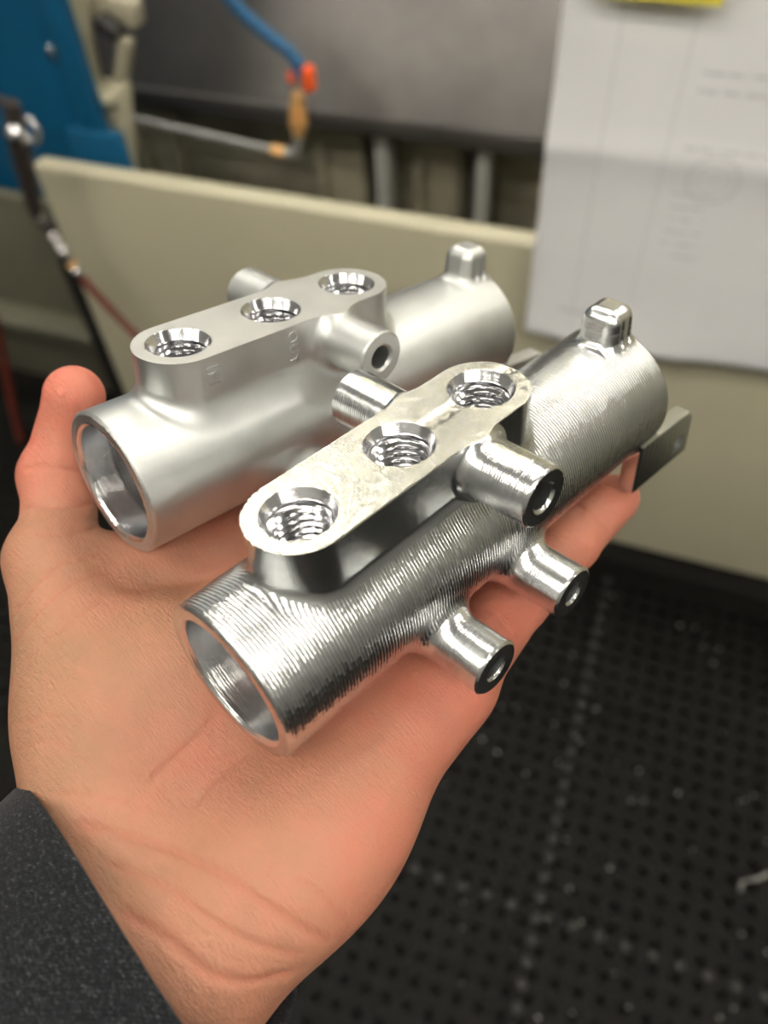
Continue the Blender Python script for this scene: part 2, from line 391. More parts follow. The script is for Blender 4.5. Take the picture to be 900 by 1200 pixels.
# ceiling lamps: twin-tube fittings
def lamp_proto():
    t = empty('ceiling_lamp')
    bm = bmesh.new(); box(bm, (0, 0, 0.05), (0.65, 0.09, 0.03), 0.01); link('housing', bm_mesh(bm, 'lamp_housing', 35), M['lampbody'], t)
    tm = tube_mesh('lamp_tube', [(-0.6, 0, 0), (0.6, 0, 0)], 0.019, 12)
    for y in (-0.05, 0.05):
        o = link('fluorescent_tube', tm, M['tube'], t); o.location = (0, y, 0)
    return t
def copy_tree(o, parent=None):
    c = o.copy(); COL.objects.link(c); c.parent = parent
    for ch in list(o.children): copy_tree(ch, c)
    return c
lp = lamp_proto(); first = True
LAMPS = [(s, n) for n in (-2.8, -1.9, 0.1, 1.5) for s in (-2.2, -0.55, 1.1, 2.6)]
for s, n in LAMPS:
    l = lp if first else copy_tree(lp); first = False
    l.matrix_world = frame_w(s, n, RH - 0.081)
    tag(l, 'white twin-tube fluorescent fitting on the workshop ceiling', 'lamp', 'fluorescent fittings on the ceiling')

# ------------------------------------------------------------------ SDF meshing (dual contouring)
def grad(fn, P, e):
    ks = ((1, -1, -1), (-1, -1, 1), (-1, 1, -1), (1, 1, 1))
    g = np.zeros_like(P)
    for kx in ks:
        kv = np.array(kx, np.float32); g += kv * fn(P + kv * e)[:, None]
    return g / np.maximum(np.linalg.norm(g, axis=1, keepdims=True), 1e-9)
def evalc(fn, P, ch=400000):
    return np.concatenate([fn(P[i:i + ch]) for i in range(0, len(P), ch)])
def polygonize(fn, lo, hi, h, blk=8):
    lo = np.array(lo, np.float32); nb = np.ceil((np.array(hi) - lo) / (h * blk)).astype(int); N = nb * blk + 1
    ci = np.stack(np.meshgrid(*[np.arange(b) for b in nb], indexing='ij'), -1).reshape(-1, 3)
    dc = evalc(fn, (lo + (ci + 0.5) * (blk * h)).astype(np.float32))
    act = np.abs(dc) < blk * h * 0.866 * 1.35
    sgn = np.where(dc < 0, -1.0, 1.0).reshape(nb).astype(np.float32)
    V = np.ones(N, np.float32)
    V[:-1, :-1, :-1] = np.repeat(np.repeat(np.repeat(sgn, blk, 0), blk, 1), blk, 2)
    mask = np.zeros(N, bool)
    for i, j, k in ci[act] * blk: mask[i:i + blk + 1, j:j + blk + 1, k:k + blk + 1] = True
    idx = np.argwhere(mask)
    V[mask] = evalc(fn, (lo + idx * h).astype(np.float32))
    S = V < 0
    cells = []; Ps = []; quads = []
    C = N - 1
    for ax in range(3):
        a0 = [slice(None)] * 3; a1 = [slice(None)] * 3; a0[ax] = slice(0, -1); a1[ax] = slice(1, None)
        d = S[tuple(a0)] != S[tuple(a1)]
        e = np.argwhere(d)
        u, v = (ax + 1) % 3, (ax + 2) % 3
        ok = (e[:, u] > 0) & (e[:, v] > 0) & (e[:, u] < C[u]) & (e[:, v] < C[v]); e = e[ok]
        v0 = V[tuple(e.T)]; e1 = e.copy(); e1[:, ax] += 1; v1 = V[tuple(e1.T)]
        t = v0 / (v0 - v1)
        p = e.astype(np.float64); p[:, ax] += t
        q = []
        for du, dv in ((-1, -1), (0, -1), (0, 0), (-1, 0)):
            c = e.copy(); c[:, u] += du; c[:, v] += dv
            q.append((c[:, 0] * C[1] + c[:, 1]) * C[2] + c[:, 2])
        q = np.stack(q, 1); flip = v0 > 0
        q[flip] = q[flip][:, ::-1]
        quads.append(q); Ps.append(p)
    quads = np.concatenate(quads); P = np.concatenate(Ps)
    Pw = (lo + P * h).astype(np.float32)
    nn = np.concatenate([grad(fn, Pw[i:i + 400000], h * 0.2) for i in range(0, len(Pw), 400000)]).astype(np.float64)
    uc, inv = np.unique(quads.reshape(-1), return_inverse=True); F = inv.reshape(-1, 4); nv = len(uc)
    rep = np.repeat(np.arange(len(P)), 4); vi = F.reshape(-1)
    cnt = np.bincount(vi, minlength=nv)
    mass = np.stack([np.bincount(vi, P[rep, k], nv) for k in range(3)], 1) / cnt[:, None]
    r = P[rep] - mass[vi]; n4 = nn[rep]; dd = (r * n4).sum(1)
    A = np.zeros((nv, 3, 3)); b = np.zeros((nv, 3))
    for i in range(3):
        b[:, i] = np.bincount(vi, n4[:, i] * dd, nv)
        for j in range(i, 3):
            A[:, i, j] = A[:, j, i] = np.bincount(vi, n4[:, i] * n4[:, j], nv)
    A += np.eye(3) * 0.06
    x = np.linalg.solve(A, b[:, :, None])[:, :, 0] + mass
    cc = np.stack([uc // (C[1] * C[2]), (uc // C[2]) % C[1], uc % C[2]], 1)
    x = np.clip(x, cc + 0.02, cc + 0.98)
    return (lo + x * h).astype(np.float32), F
def mesh_from(name, V, F, mats, midx=None, loopn=None):
    me = bpy.data.meshes.new(name)
    me.vertices.add(len(V)); me.vertices.foreach_set('co', V.astype(np.float32).ravel())
    me.loops.add(len(F) * 4); me.loops.foreach_set('vertex_index', F.astype(np.int32).ravel())
    me.polygons.add(len(F)); me.polygons.foreach_set('loop_start', np.arange(0, len(F) * 4, 4, dtype=np.int32))
    for m in mats: me.materials.append(m)
    if midx is not None: me.polygons.foreach_set('material_index', midx.astype(np.int32))
    me.update(); me.validate(); me.shade_smooth()
    if loopn is not None and len(me.loops) == len(loopn): me.normals_split_custom_set(loopn)
    return me
def hyp(a, b): return np.sqrt(a * a + b * b)
def runion(a, b, k):
    return np.maximum(k, np.minimum(a, b)) - hyp(np.maximum(k - a, 0), np.maximum(k - b, 0))
def smin(a, b, k):
    h = np.maximum(k - np.abs(a - b), 0) / k
    return np.minimum(a, b) - h * h * k * 0.25
def rcone(P, a, b, ra, rb):
    a = np.array(a, np.float32); b = np.array(b, np.float32); ba = b - a
    t = np.clip(((P - a) @ ba) / (ba @ ba), 0, 1)
    return np.linalg.norm(P - a - t[:, None] * ba, axis=1) - (ra + (rb - ra) * t)
def ellipsoid(P, c, r, rot=None):
    q = P - np.array(c, np.float32)
    if rot is not None: q = q @ rot
    r = np.array(r, np.float32)
    k0 = np.linalg.norm(q / r, axis=1); k1 = np.linalg.norm(q / (r * r), axis=1)
    return k0 * (k0 - 1) / np.maximum(k1, 1e-6)
def rbox(P, c, h, r):
    q = np.abs(P - np.array(c, np.float32)) - np.array(h, np.float32) + r
    return np.linalg.norm(np.maximum(q, 0), axis=1) + np.minimum(q.max(1), 0) - r

# ------------------------------------------------------------------ the two aluminium valve bodies
D = dict(R=19.0, Ri=14.93, L=139.4, H=30.34, ports=(24.28, 52.57, 79.46), rp=7.77, w=11.25, xb=65.49, zb=22.8, yb=28.48, rb=7.17,
         xA=46.2, xB=75.5, zA=-12.0, yA=32.9, rA=6.97)
def make_sdf(kf, kb, kl, groove=False):
    R, L, H = D['R'], D['L'], D['H']
    EAR = [(129.5, -25.0), (161.3, -27.4), (160.4, -13.5), (157.6, -10.6), (141.0, -9.0), (136.0, -2.0), (129.5, -2.0)]
    def comps(P):
        x, y, z = P[:, 0], P[:, 1], P[:, 2]
        rr = hyp(y, z)
        tube = np.maximum(rr - R, np.abs(x - L / 2) - L / 2)
        tube = np.maximum(tube, (rr - x - (R - 0.7)) * 0.7071)
        tube = np.maximum(tube, (rr + x - L - (R - 0.9)) * 0.7071)
        cx = np.clip(x, D['ports'][0], D['ports'][2])
        block = np.maximum(hyp(x - cx, y) - D['w'], -z)
        b1 = np.maximum(hyp(x - D['xb'], z - D['zb']) - D['rb'], np.abs(y + D['yb'] / 2) - D['yb'] / 2)
        b1 = np.maximum(b1, (hyp(x - D['xb'], z - D['zb']) - y - (D['rb'] + D['yb'] - 0.5)) * 0.7071)
        b2 = np.maximum(hyp(x - D['xb'], z - D['zb']) - D['rb'], np.abs(y - D['yb'] / 2) - D['yb'] / 2)
        lo = []
        for xx in (D['xA'], D['xB']):
            q = hyp(x - xx, z - D['zA']); m = np.maximum(q - D['rA'], np.abs(y + D['yA'] / 2 + 4) - (D['yA'] / 2 - 4))
            lo.append(np.maximum(m, (q - y - (D['rA'] + D['yA'] - 0.6)) * 0.7071))
        tp = np.clip((z - 17) / 12, 0, 1)
        lug = rbox(np.stack([(x - 132.4) * (1 + 0.16 * tp), y * (1 + 0.14 * tp), z], 1).astype(np.float32), (0, 0, 20.6), (6.2, 6.0, 8.4), 3.6) * 0.9
        for gx in (131.2, 134.6): lug = np.maximum(lug, 0.95 - hyp(x - gx, y + 6.15))
        d = np.full(len(x), -1e3, np.float32)
        for (x0, z0), (x1, z1) in zip(EAR, EAR[1:] + EAR[:1]):
            if (x0, z0) == (141.0, -9.0) or (x0, z0) == (136.0, -2.0): continue
            l = math.hypot(x1 - x0, z1 - z0); d = np.maximum(d, ((z1 - z0) * (x - x0) - (x1 - x0) * (z - z0)) / l)
        ear_y = np.abs(y + 15.4) - 2.7
        ear = np.minimum(np.maximum(d + 0.8, ear_y + 0.8), 0) + hyp(np.maximum(d + 0.8, 0), np.maximum(ear_y + 0.8, 0)) - 0.8
        return dict(tube=tube, block=block, b1=b1, b2=b2, A=lo[0], B=lo[1], lug=lug, ear=ear)
    def cuts(P):
        x, y, z = P[:, 0], P[:, 1], P[:, 2]
        rr = hyp(y, z)
        bore = np.minimum(np.maximum(rr - D['Ri'], x - 12.5), np.maximum(rr - 12.6, x - (L + 3)))
        bore = np.minimum(bore, np.maximum((rr + x - (12.6 + 13.6)) * 0.7071, np.abs(x - 13) - 1.5))
        bore = np.minimum(bore, np.maximum((rr + x - (D['Ri'] + 0.9)) * 0.7071, x - 2))
        out = dict(bore=bore)
        for i, p in enumerate(D['ports']):
            r = hyp(x - p, y); dp = H - z
            out['port%d' % i] = np.maximum(r - D['rp'], dp - 15.0)
        for nm, sg in (('b1', -1), ('b2', 1)):
            q = hyp(x - D['xb'], z - D['zb']); e = D['yb'] - sg * y
            out['h' + nm] = np.maximum(np.minimum(q - 3.1, (q + e - 3.75) * 0.7071), e - 17)
        for nm in 'AB':
            q = hyp(x - D['x' + nm], z - D['zA']); e = D['yA'] + y
            out['h' + nm] = np.maximum(np.minimum(q - 2.75, (q + e - 3.3) * 0.7071), e - 13)
        out['hear'] = np.maximum(hyp(x - 153.9, z + 20.6) - 2.7, np.abs(y + 15.4) - 6)
        return out
    def solid(c, P):
        u = runion(c['tube'], c['block'], kf)
        u = runion(u, np.minimum(c['b1'], c['b2']), kb)
        u = runion(u, np.minimum(c['A'], c['B']), kl)
        u = runion(u, c['lug'], 2.6)
        u = runion(u, c['ear'], 1.2)
        u = np.maximum(u, P[:, 2] - H)
        if groove:      # shallow cutter pass along the port row, from the middle port past the last one
            u = np.maximum(u, -np.maximum(hyp(P[:, 1], P[:, 2] - (H + 11.75)) - 12.0, 56.0 - P[:, 0]))
        return u
    def fn(P):
        u = solid(comps(P), P)
        for v in cuts(P).values(): u = np.maximum(u, -v)
        return u.astype(np.float32)
    return fn, comps, cuts
PART_NAMES = dict(tube='tube', bore='bore', block='port_block', port0='threaded_port', port1='threaded_port', port2='threaded_port',
                  b1='cross_boss', b2='cross_boss', A='mounting_boss', B='mounting_boss', lug='locating_lug', ear='bracket_ear')
_pm = {}
def port_mesh():
    if 'm' in _pm: return _pm['m']
    # deburred cone, counterbore land, then an internal helical thread and a flat floor
    NS = 72; pitch = 1.9; prof = [(7.85, 0.0), (7.72, -0.12), (6.95, -2.5), (6.72, -2.7), (6.72, -3.5), (6.45, -3.6)]
    verts = []; faces = []
    for r, z in prof:
        for k in range(NS):
            a = 2 * math.pi * k / NS; verts.append((r * math.cos(a), r * math.sin(a), z))
    nz = 96; z0 = -3.7; z1 = -14.6
    for i in range(nz + 1):
        z = z0 + (z1 - z0) * i / nz
        for k in range(NS):
            a = 2 * math.pi * k / NS; f = (z / pitch + k / NS) % 1.0
            tri = min(1.0, max(0.0, (abs(2 * f - 1) - 0.12) / 0.76))
            r = 5.45 + 1.0 * tri
            verts.append((r * math.cos(a), r * math.sin(a), z))
    n = len(prof) + nz + 1
    for i in range(n - 1):
        for k in range(NS):
            q = (k + 1) % NS; faces.append((i * NS + k, (i + 1) * NS + k, (i + 1) * NS + q, i * NS + q)[::-1])
    faces.append(tuple((n - 1) * NS + k for k in range(NS)))
    me = bpy.data.meshes.new('threaded_port'); me.from_pydata(verts, [], faces); me.update()
    me.shade_smooth(); me.set_sharp_from_angle(angle=math.radians(38))
    _pm['m'] = me; return me
def valve_body(mat4, kf, kb, kl, h, mats, label, groove=False):
    fn, comps, cuts = make_sdf(kf, kb, kl, groove)
    V, F = polygonize(fn, (-1.537, -35.113, -31.171), (163.5, 31, 32), h)
    fc = V[F].mean(1)
    gv = np.concatenate([grad(fn, V[i:i + 400000], h * 0.15) for i in range(0, len(V), 400000)])
    gf = np.concatenate([grad(fn, fc[i:i + 400000], h * 0.15) for i in range(0, len(fc), 400000)])
    ln = gv[F]; dot = (ln * gf[:, None, :]).sum(2)
    ln = np.where((dot > 0.9)[:, :, None], ln, gf[:, None, :])
    c = comps(fc); k = cuts(fc)
    on = list(c.keys()); lab = np.array([np.argmin(np.stack([c[n] for n in on]), 0)])[0]
    lab = np.array(on, dtype=object)[lab]
    for n, v in k.items():
        sel = np.abs(v) < h * 0.5
        lab[sel] = n[1:] if n[0] == 'h' else n
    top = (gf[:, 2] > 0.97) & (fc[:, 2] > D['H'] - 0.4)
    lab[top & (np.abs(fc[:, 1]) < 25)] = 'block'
    root = empty('valve_body', mat4); tag(root, label, 'machine part', 'machined valve bodies held in the hand')
    for n in PART_NAMES:
        if n.startswith('port'): continue
        sel = np.where(lab == n)[0]
        if len(sel) == 0: continue
        vs, inv = np.unique(F[sel].reshape(-1), return_inverse=True)
        ms = mats[n] if isinstance(mats[n], tuple) else (mats[n],)
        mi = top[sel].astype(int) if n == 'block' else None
        me = mesh_from(PART_NAMES[n], V[vs], inv.reshape(-1, 4), ms, mi, ln[sel].reshape(-1, 3))
        po = link(PART_NAMES[n], me, None, root)
        if n == 'block':
            for p in D['ports']:
                o = link('threaded_port', port_mesh(), mats['port0'], po); o.location = (p, 0, D['H'])
    return root
milled = dict(tube=M['tool'], bore=M['brightx'], block=(M['wall'], M['face']), port0=M['port'], port1=M['port'], port2=M['port'],
              b1=M['bright'], b2=M['bright'], A=M['bright'], B=M['bright'], lug=M['lug'], ear=M['wall'])
near = valve_body(MF1, 3.0, 2.6, 5.0, 0.42, milled, 'shiny freshly milled aluminium valve body with toolpath ridges around its tube', True)
satin = {n: M['satin'] for n in PART_NAMES}; satin.update(bore=M['satinbore'], block=(M['satin'], M['satinface']), port0=M['port'], port1=M['port'], port2=M['port'])
far = valve_body(MF2, 3.8, 4.2, 6.0, 0.5, satin, 'smooth satin aluminium valve body engraved IN and OUT beside the thumb')
# engraved lettering on the flank of the satin body: reads downwards
def lettering(txt, x, ztop, size):
    cu = bpy.data.curves.new('lettering', 'FONT'); cu.body = txt; cu.size = size; cu.extrude = 0.15; cu.align_x = 'LEFT'; cu.align_y = 'CENTER'; cu.space_character = 1.15
    o = bpy.data.objects.new('t', cu); COL.objects.link(o)
    bpy.context.view_layer.update()
    me = bpy.data.meshes.new_from_object(o.evaluated_get(bpy.context.evaluated_depsgraph_get()))
    bpy.data.objects.remove(o, do_unlink=True)
    me.name = 'engraved_lettering'; me.materials.clear()
    e = link('engraved_lettering', me, M['bright'], [c for c in far.children if c.name.startswith('port_block')][0])
    # glyph right -> -z, glyph up -> +x, facing -y
    e.matrix_local = Matrix(((0, 1, 0, x), (0, 0, -1, -D['w'] - 0.02), (-1, 0, 0, ztop), (0, 0, 0, 1)))
    tag(e, 'engraved letters %s' % txt)
lettering('IN', 25.8, 28.2, 5.0)
lettering('OUT', 50.4, 29.0, 4.0)

# ------------------------------------------------------------------ hand
def cam_ray_hand(px):
    d = R1.T @ np.array([(px[0] - 450) / FPX, (px[1] - 600) / FPX, 1.0]); return -R1.T @ T1, d / np.linalg.norm(d)
def hp(px, y):
    o, d = cam_ray_hand(px); return o + d * ((y - o[1]) / d[1])
# thumb joints: knuckle, shaft, middle joint, pad, tip (beside the far tube)
TH = [hp((60, 655), 76), hp((70, 603), 89), hp((67, 558), 97), hp((84, 508), 99), hp((87, 464), 98)]
def hand_base(P):
    def chain(pts):
        d = None
        for a, b in zip(pts, pts[1:]):
            q = rcone(P, a[:3], b[:3], a[3], b[3]); d = q if d is None else smin(d, q, 2.5)
        return d
    # palm: four metacarpal rays fused wide
    pal = rcone(P, (-30, -17, -49), (48, -17, -35.0), 17, 12.5)
    for a, b, ra, rb in (((-30, -6, -48.5), (54, 4, -32.4), 18, 12.5), ((-30, 4, -49), (58, 26, -32.5), 18, 12.5), ((-30, 10, -48), (56, 48, -28.5), 18, 12.5)):
        pal = smin(pal, rcone(P, a, b, ra, rb), 12)
    # forearm / wrist
    arm = ellipsoid(P, (-62, -4, -47), (60, 31, 20))
    pal = smin(pal, arm, 14)
    # hypothenar and thenar mounds
    pal = smin(pal, ellipsoid(P, (-4, -20, -38), (30, 20, 17)), 10)
    pal = smin(pal, ellipsoid(P, (-6, 36, -31), (30, 26, 20)), 12)
    pal = smin(pal, chain([(-30, 18, -39, 17.5), (*TH[0], 11.0)]), 10)
    pal = smin(pal, chain([(*TH[0], 11.2), (*TH[1], 9.4), (*TH[2], 10.2), (*TH[3], 9.2), (*TH[4], 8.2)]), 4)
    pal = smin(pal, chain([(0, 70, -20.5, 10.5), (22, 64, -23.5, 11), (50, 54, -28.6, 11.5)]), 8)      # thumb web
    fing = [
        [(46, -17, -34, 11.2), (80, -14.0, -31.0, 9.0), (106, -12.5, -31.0, 8.6), (134, -10.5, -34.2, 7.6)],
        [(54, 4, -31.8, 11.5), (98, 5, -29.2, 9.8), (122, 6, -28.6, 9.0), (142, 7, -29, 7.5)],
        [(58, 26, -32, 12), (103, 30, -33.5, 10.0), (130, 31, -34.5, 9.2), (151, 31, -35, 7.8)],
        [(56, 48, -28.5, 12), (96, 53, -30.8, 10.0), (120, 54.5, -33, 9.0), (139, 55, -35, 7.6)]]
    for f in fing:
        pal = smin(pal, chain(f), 3.5)
    return pal
def on_hand(px):
    o, d = cam_ray_hand(px); t = 60.0
    for _ in range(120):
        v = float(hand_base((o + d * t)[None].astype(np.float32))[0])
        if v < 0.02: return o + d * t
        t += v * 0.8
        if t > 420: return None
    return o + d * t
CREASES = [   # polyline in photo pixels, depth mm, half width mm
    ([(27, 549), (60, 547), (92, 553)], 1.0, 1.0), ([(32, 594), (75, 595), (108, 590)], 0.8, 0.9), ([(45, 627), (80, 626), (112, 618)], 0.8, 0.9),
    ([(8, 735), (39, 691), (75, 661), (120, 649)], 0.7, 0.9), ([(16, 755), (60, 703), (99, 679), (128, 669)], 0.6, 0.9), ([(30, 775), (80, 730), (120, 705)], 0.4, 0.8),
    ([(178, 912), (222, 871), (250, 842)], 0.8, 1.0), ([(228, 945), (245, 922), (288, 886)], 0.6, 1.1),
    ([(95, 965), (178, 987), (231, 1009), (284, 1040), (342, 1080), (380, 1101)], 1.1, 1.3),
    ([(130, 1012), (204, 1044), (249, 1080), (302, 1107), (350, 1119)], 0.9, 1.2),
    ([(147, 1071), (200, 1102), (240, 1138), (284, 1151), (340, 1141)], 1.1, 1.5),
    ([(350, 1030), (378, 1050), (402, 1078)], 0.5, 1.0),
    ([(20, 880), (60, 868), (110, 900)], 0.35, 0.8), ([(15, 850), (70, 840), (120, 862)], 0.3, 0.8), ([(60, 930), (130, 935), (200, 955)], 0.4, 0.9),
    ([(675, 590), (697, 606), (713, 625)], 0.9, 0.9), ([(708, 566), (719, 572), (735, 574)], 0.8, 0.8), ([(575, 715), (592, 735), (600, 752)], 0.6, 0.8)]
CR = []
for pts, dp, wd in CREASES:
    q = [on_hand(p) for p in smooth_path([(*p, 0) for p in pts], 3)]
    q = [p for p in q if p is not None]
    if len(q) > 1: CR.append((np.array(q, np.float32), dp, wd))
def hand_sdf(P):
    d = hand_base(P)
    nearm = np.abs(d) < 4
    if nearm.any():
        Q = P[nearm]; add = np.zeros(len(Q), np.float32)
        for q, dp, wd in CR:
            lo = q.min(0) - 5; hi = q.max(0) + 5
            s = np.where(((Q > lo) & (Q < hi)).all(1))[0]
            if len(s) == 0: continue
            m = np.full(len(s), 1e6, np.float32)
            for a, b in zip(q, q[1:]):
                if np.linalg.norm(b - a) < 1e-4: continue
                m = np.minimum(m, rcone(Q[s], a, b, 0, 0))
            add[s] = np.maximum(add[s], dp * 0.8 * np.exp(-(m / (wd * 0.62)) ** 2))
        d = d.copy(); d[nearm] += add
    return d.astype(np.float32)
V, F = polygonize(hand_sdf, (-105, -56, -74), (165, 112, 34), 0.85)
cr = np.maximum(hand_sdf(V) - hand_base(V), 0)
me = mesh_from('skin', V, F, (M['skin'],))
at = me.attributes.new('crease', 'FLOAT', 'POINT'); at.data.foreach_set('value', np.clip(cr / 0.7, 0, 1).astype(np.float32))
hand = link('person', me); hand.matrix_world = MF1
tag(hand, 'bare open left hand, palm up, carrying two aluminium parts', 'person')
# sleeve of the sweater, worn by the person: a child of the body
def sleeve():
    bm = bmesh.new(); seg = 72; prof = []
    def ring(x, a, b, dy, dz, ph):
        out = []
        for k in range(seg):
            t = k * 2 * math.pi / seg
            wv = 1 + 0.012 * math.sin(3 * t + ph) + 0.008 * math.sin(5 * t - ph * 1.7)
            dn = max(0.0, -math.sin(t))      # the cuff reaches further over the back of the hand
            out.append(bm.verts.new((x + 1.2 * math.sin(2 * t + ph) + 28 * dn, dy + a * wv * math.cos(t), dz + b * wv * (1 + 0.12 * dn) * math.sin(t))))
        return out
    rings = []
    xs = [-41, -40.2, -40.4, -42, -46, -52, -60, -70, -82, -95, -110, -128, -150]
    for i, x in enumerate(xs):
        off = (-2.6, -1.4, -0.3, 0.1, 0, 0.2, 0.6, 0.4, 0.9, 0.6, 1.2, 1.0, 1.5)[i]
        rings.append(ring(x, 41.5 + off + -min(30, -41 - min(x, -41)) * 0.10, 26.5 + off - min(30, -41 - min(x, -41)) * 0.05, -2.5 - (-41 - x) * 0.02, -42 - (-41 - x) * 0.03, 0.4 + x * 0.02))
    inner = ring(-75, 36.0, 23.5, -2.5, -42, 0.4 - 0.8)
    rings = [inner] + rings
    for a, b in zip(rings, rings[1:]):
        for k in range(seg): bm.faces.new((a[k], a[(k + 1) % seg], b[(k + 1) % seg], b[k]))
    bm.faces.new(rings[-1])
    bmesh.ops.recalc_face_normals(bm, faces=bm.faces)
    return bm_mesh(bm, 'sleeve', 60)
sl = link('sleeve', sleeve(), M['cloth'], hand); tag(sl, 'charcoal heathered knit sleeve')

# ------------------------------------------------------------------ machine: enclosure around the opening
def wthing(name, label, cat, s, n, z, group=None):
    o = empty(name, frame_w(s, n, z)); tag(o, label, cat, group); return o
def wobj(name, me, m, label, cat, s, n, z, group=None):
    o = link(name, me, m); o.matrix_world = frame_w(s, n, z); tag(o, label, cat, group); return o
PL = -1.15; PT = 0.765
t = wthing('machine_front_panel', 'long beige sheet-metal front panel of the milling machine', 'machine panel', 0, 0, 0)
link('panel_sheet', box_b('panel_sheet', PL, 1.9, 0.0, 0.028, 0.10, PT, 0.007, 3), M['beige'], t)
link('top_flange', box_b('top_flange', PL, 1.9, 0.002, 0.036, PT - 0.012, PT + 0.001, 0.006, 3), M['beige'], t)
link('toe_gap_back', box_b('toe_gap_back', PL, 1.9, 0.10, 0.13, 0.001, 0.30), M['black'], t)  # black back plane that paints the toe gap's shade
# recessed side panel on the left with its ledge
t = wthing('side_panel', 'dim grey-green recessed cabinet side left of the beige panel', 'machine panel', 0, 0, 0)
link('panel_sheet', box_b('panel_sheet', -2.6, -1.19, 0.13, 0.155, 0.05, 0.60, 0.004), M['greygreen'], t)
link('ledge', box_b('ledge', -2.6, -1.20, 0.06, 0.13, 0.27, 0.30, 0.006), M['greygreen'], t)
link('dark_gap_strip', box_b('dark_gap_strip', -1.215, -1.185, 0.03, 0.13, 0.05, 0.62, 0.004), M['black'], t)  # black strip standing in for the dark gap at the corner
# blue column
t = wthing('machine_column', 'deep blue painted machine column behind the beige panel', 'machine panel', 0, 0, 0)
link('body', box_b('column', -1.75, -1.135, 0.19, 0.215, 0.30, 1.75, 0.006), M['blue'], t)
link('edge_strip', box_b('edge_strip', -1.165, -1.115, 0.17, 0.20, 0.30, 1.75, 0.006), M['blue'], t)
link('foot_plate', box_b('foot_plate', -1.20, -1.078, 0.165, 0.19, 0.30, 0.748, 0.006), M['blue'], t)
bm = bmesh.new(); bmesh.ops.create_uvsphere(bm, u_segments=12, v_segments=8, radius=0.012)
s_, n_, z_ = at_w((59, 62), 0.168)
o = link('screw_head', bm_mesh(bm, 'screw_head', 0), M['chrome'], t); o.location = (s_, 0.17, z_); o.scale = (0.7, 0.3, 1)
# beige door frame of the opening
t = wthing('door_frame', 'beige jointed frame bars between blue column and dark opening', 'machine frame', 0, 0, 0)
def bar(name, px0, px1, n, hw, depth, m, par, ext0=0.0, ext1=0.0):
    a = at_w(px0, n); b = at_w(px1, n); d = (b - a) / np.linalg.norm(b - a); a = a - d * ext0; b = b + d * ext1
    l = np.linalg.norm(b - a); ang = math.atan2(d[2], d[0])
    bm = bmesh.new(); box(bm, (0, 0, 0), (l / 2, depth / 2, hw), min(hw, depth / 2) * 0.35, 2, Matrix.Rotation(-ang, 4, 'Y'))
    o = link(name, bm_mesh(bm, name, 35), m, par); o.location = ((a[0] + b[0]) / 2, n, (a[2] + b[2]) / 2); return o
bar('upright', (84, 0), (104, 102), 0.24, 0.014, 0.06, M['beige'], t, 0.5)
bar('lower_rail', (98, 104), (142, 110), 0.24, 0.009, 0.08, M['beige'], t)
bar('post', (139, 98), (150, 210), 0.25, 0.014, 0.05, M['beige'], t, 0.0, 0.25)
bar('link_arm', (148, 45), (141, 105), 0.27, 0.012, 0.03, M['beige2'], t)
bar('link_arm', (118, 4), (164, 16), 0.30, 0.022, 0.04, M['beige2'], t, 0.05)
bar('gusset', (104, 132), (138, 150), 0.23, 0.026, 0.02, M['beige2'], t)
bar('hinge_pin', (116, 22), (142, 40), 0.26, 0.010, 0.04, M['black'], t)
# interior: dark cavity, steel cover, posts
wobj('rear_sheet', box_b('rear_sheet', -1.9, 1.9, 0.92, 0.95, 0.24, 1.69), M['black'], 'black back sheet standing in for the dark depth of the milling machine', 'machine panel', 0, 0, 0)  # the cavity's darkness is put into this sheet's black colour
wobj('chip_tray', box_b('chip_tray', -1.9, 1.9, 0.24, 0.92, 0.20, 0.23), M['black'], 'black chip tray at the bottom of the machine', 'tray', 0, 0, 0)
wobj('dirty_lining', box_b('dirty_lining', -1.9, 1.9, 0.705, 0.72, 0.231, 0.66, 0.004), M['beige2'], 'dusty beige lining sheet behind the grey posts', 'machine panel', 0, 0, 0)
t = wthing('way_cover', 'wide stained steel way cover with a folded lower lip', 'sheet metal', 0, 0, 0)
def sheet_poly(name, a, b, c, d, th):
    """quad slab: a,b lower edge, c,d upper edge (wall coordinates)"""
    bm = bmesh.new(); A_ = [np.array(p, float) for p in (a, b, c, d)]
    nrm = np.cross(A_[1] - A_[0], A_[3] - A_[0]); nrm /= np.linalg.norm(nrm)
    f = [bm.verts.new(p) for p in A_]; g = [bm.verts.new(p - nrm * th) for p in A_]
    bm.faces.new(f); bm.faces.new(g[::-1])
    for i in range(4): bm.faces.new((f[i], g[i], g[(i + 1) % 4], f[(i + 1) % 4]))
    bmesh.ops.recalc_face_normals(bm, faces=bm.faces)
    return bm_mesh(bm, name)
link('cover_sheet', sheet_poly('cover_sheet', (-1.9, 0.53, 0.672), (1.0, 0.53, 0.672), (1.0, 0.66, 0.93), (-1.9, 0.66, 0.93), 0.004), M['sheet'], t)
link('folded_lip', box_b('folded_lip', -1.9, 1.0, 0.515, 0.54, 0.630, 0.672, 0.004), M['sheet'], t)
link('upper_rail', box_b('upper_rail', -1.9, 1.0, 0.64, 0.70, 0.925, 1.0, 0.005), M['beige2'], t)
mcol = [(452, 20), (568, 22)]
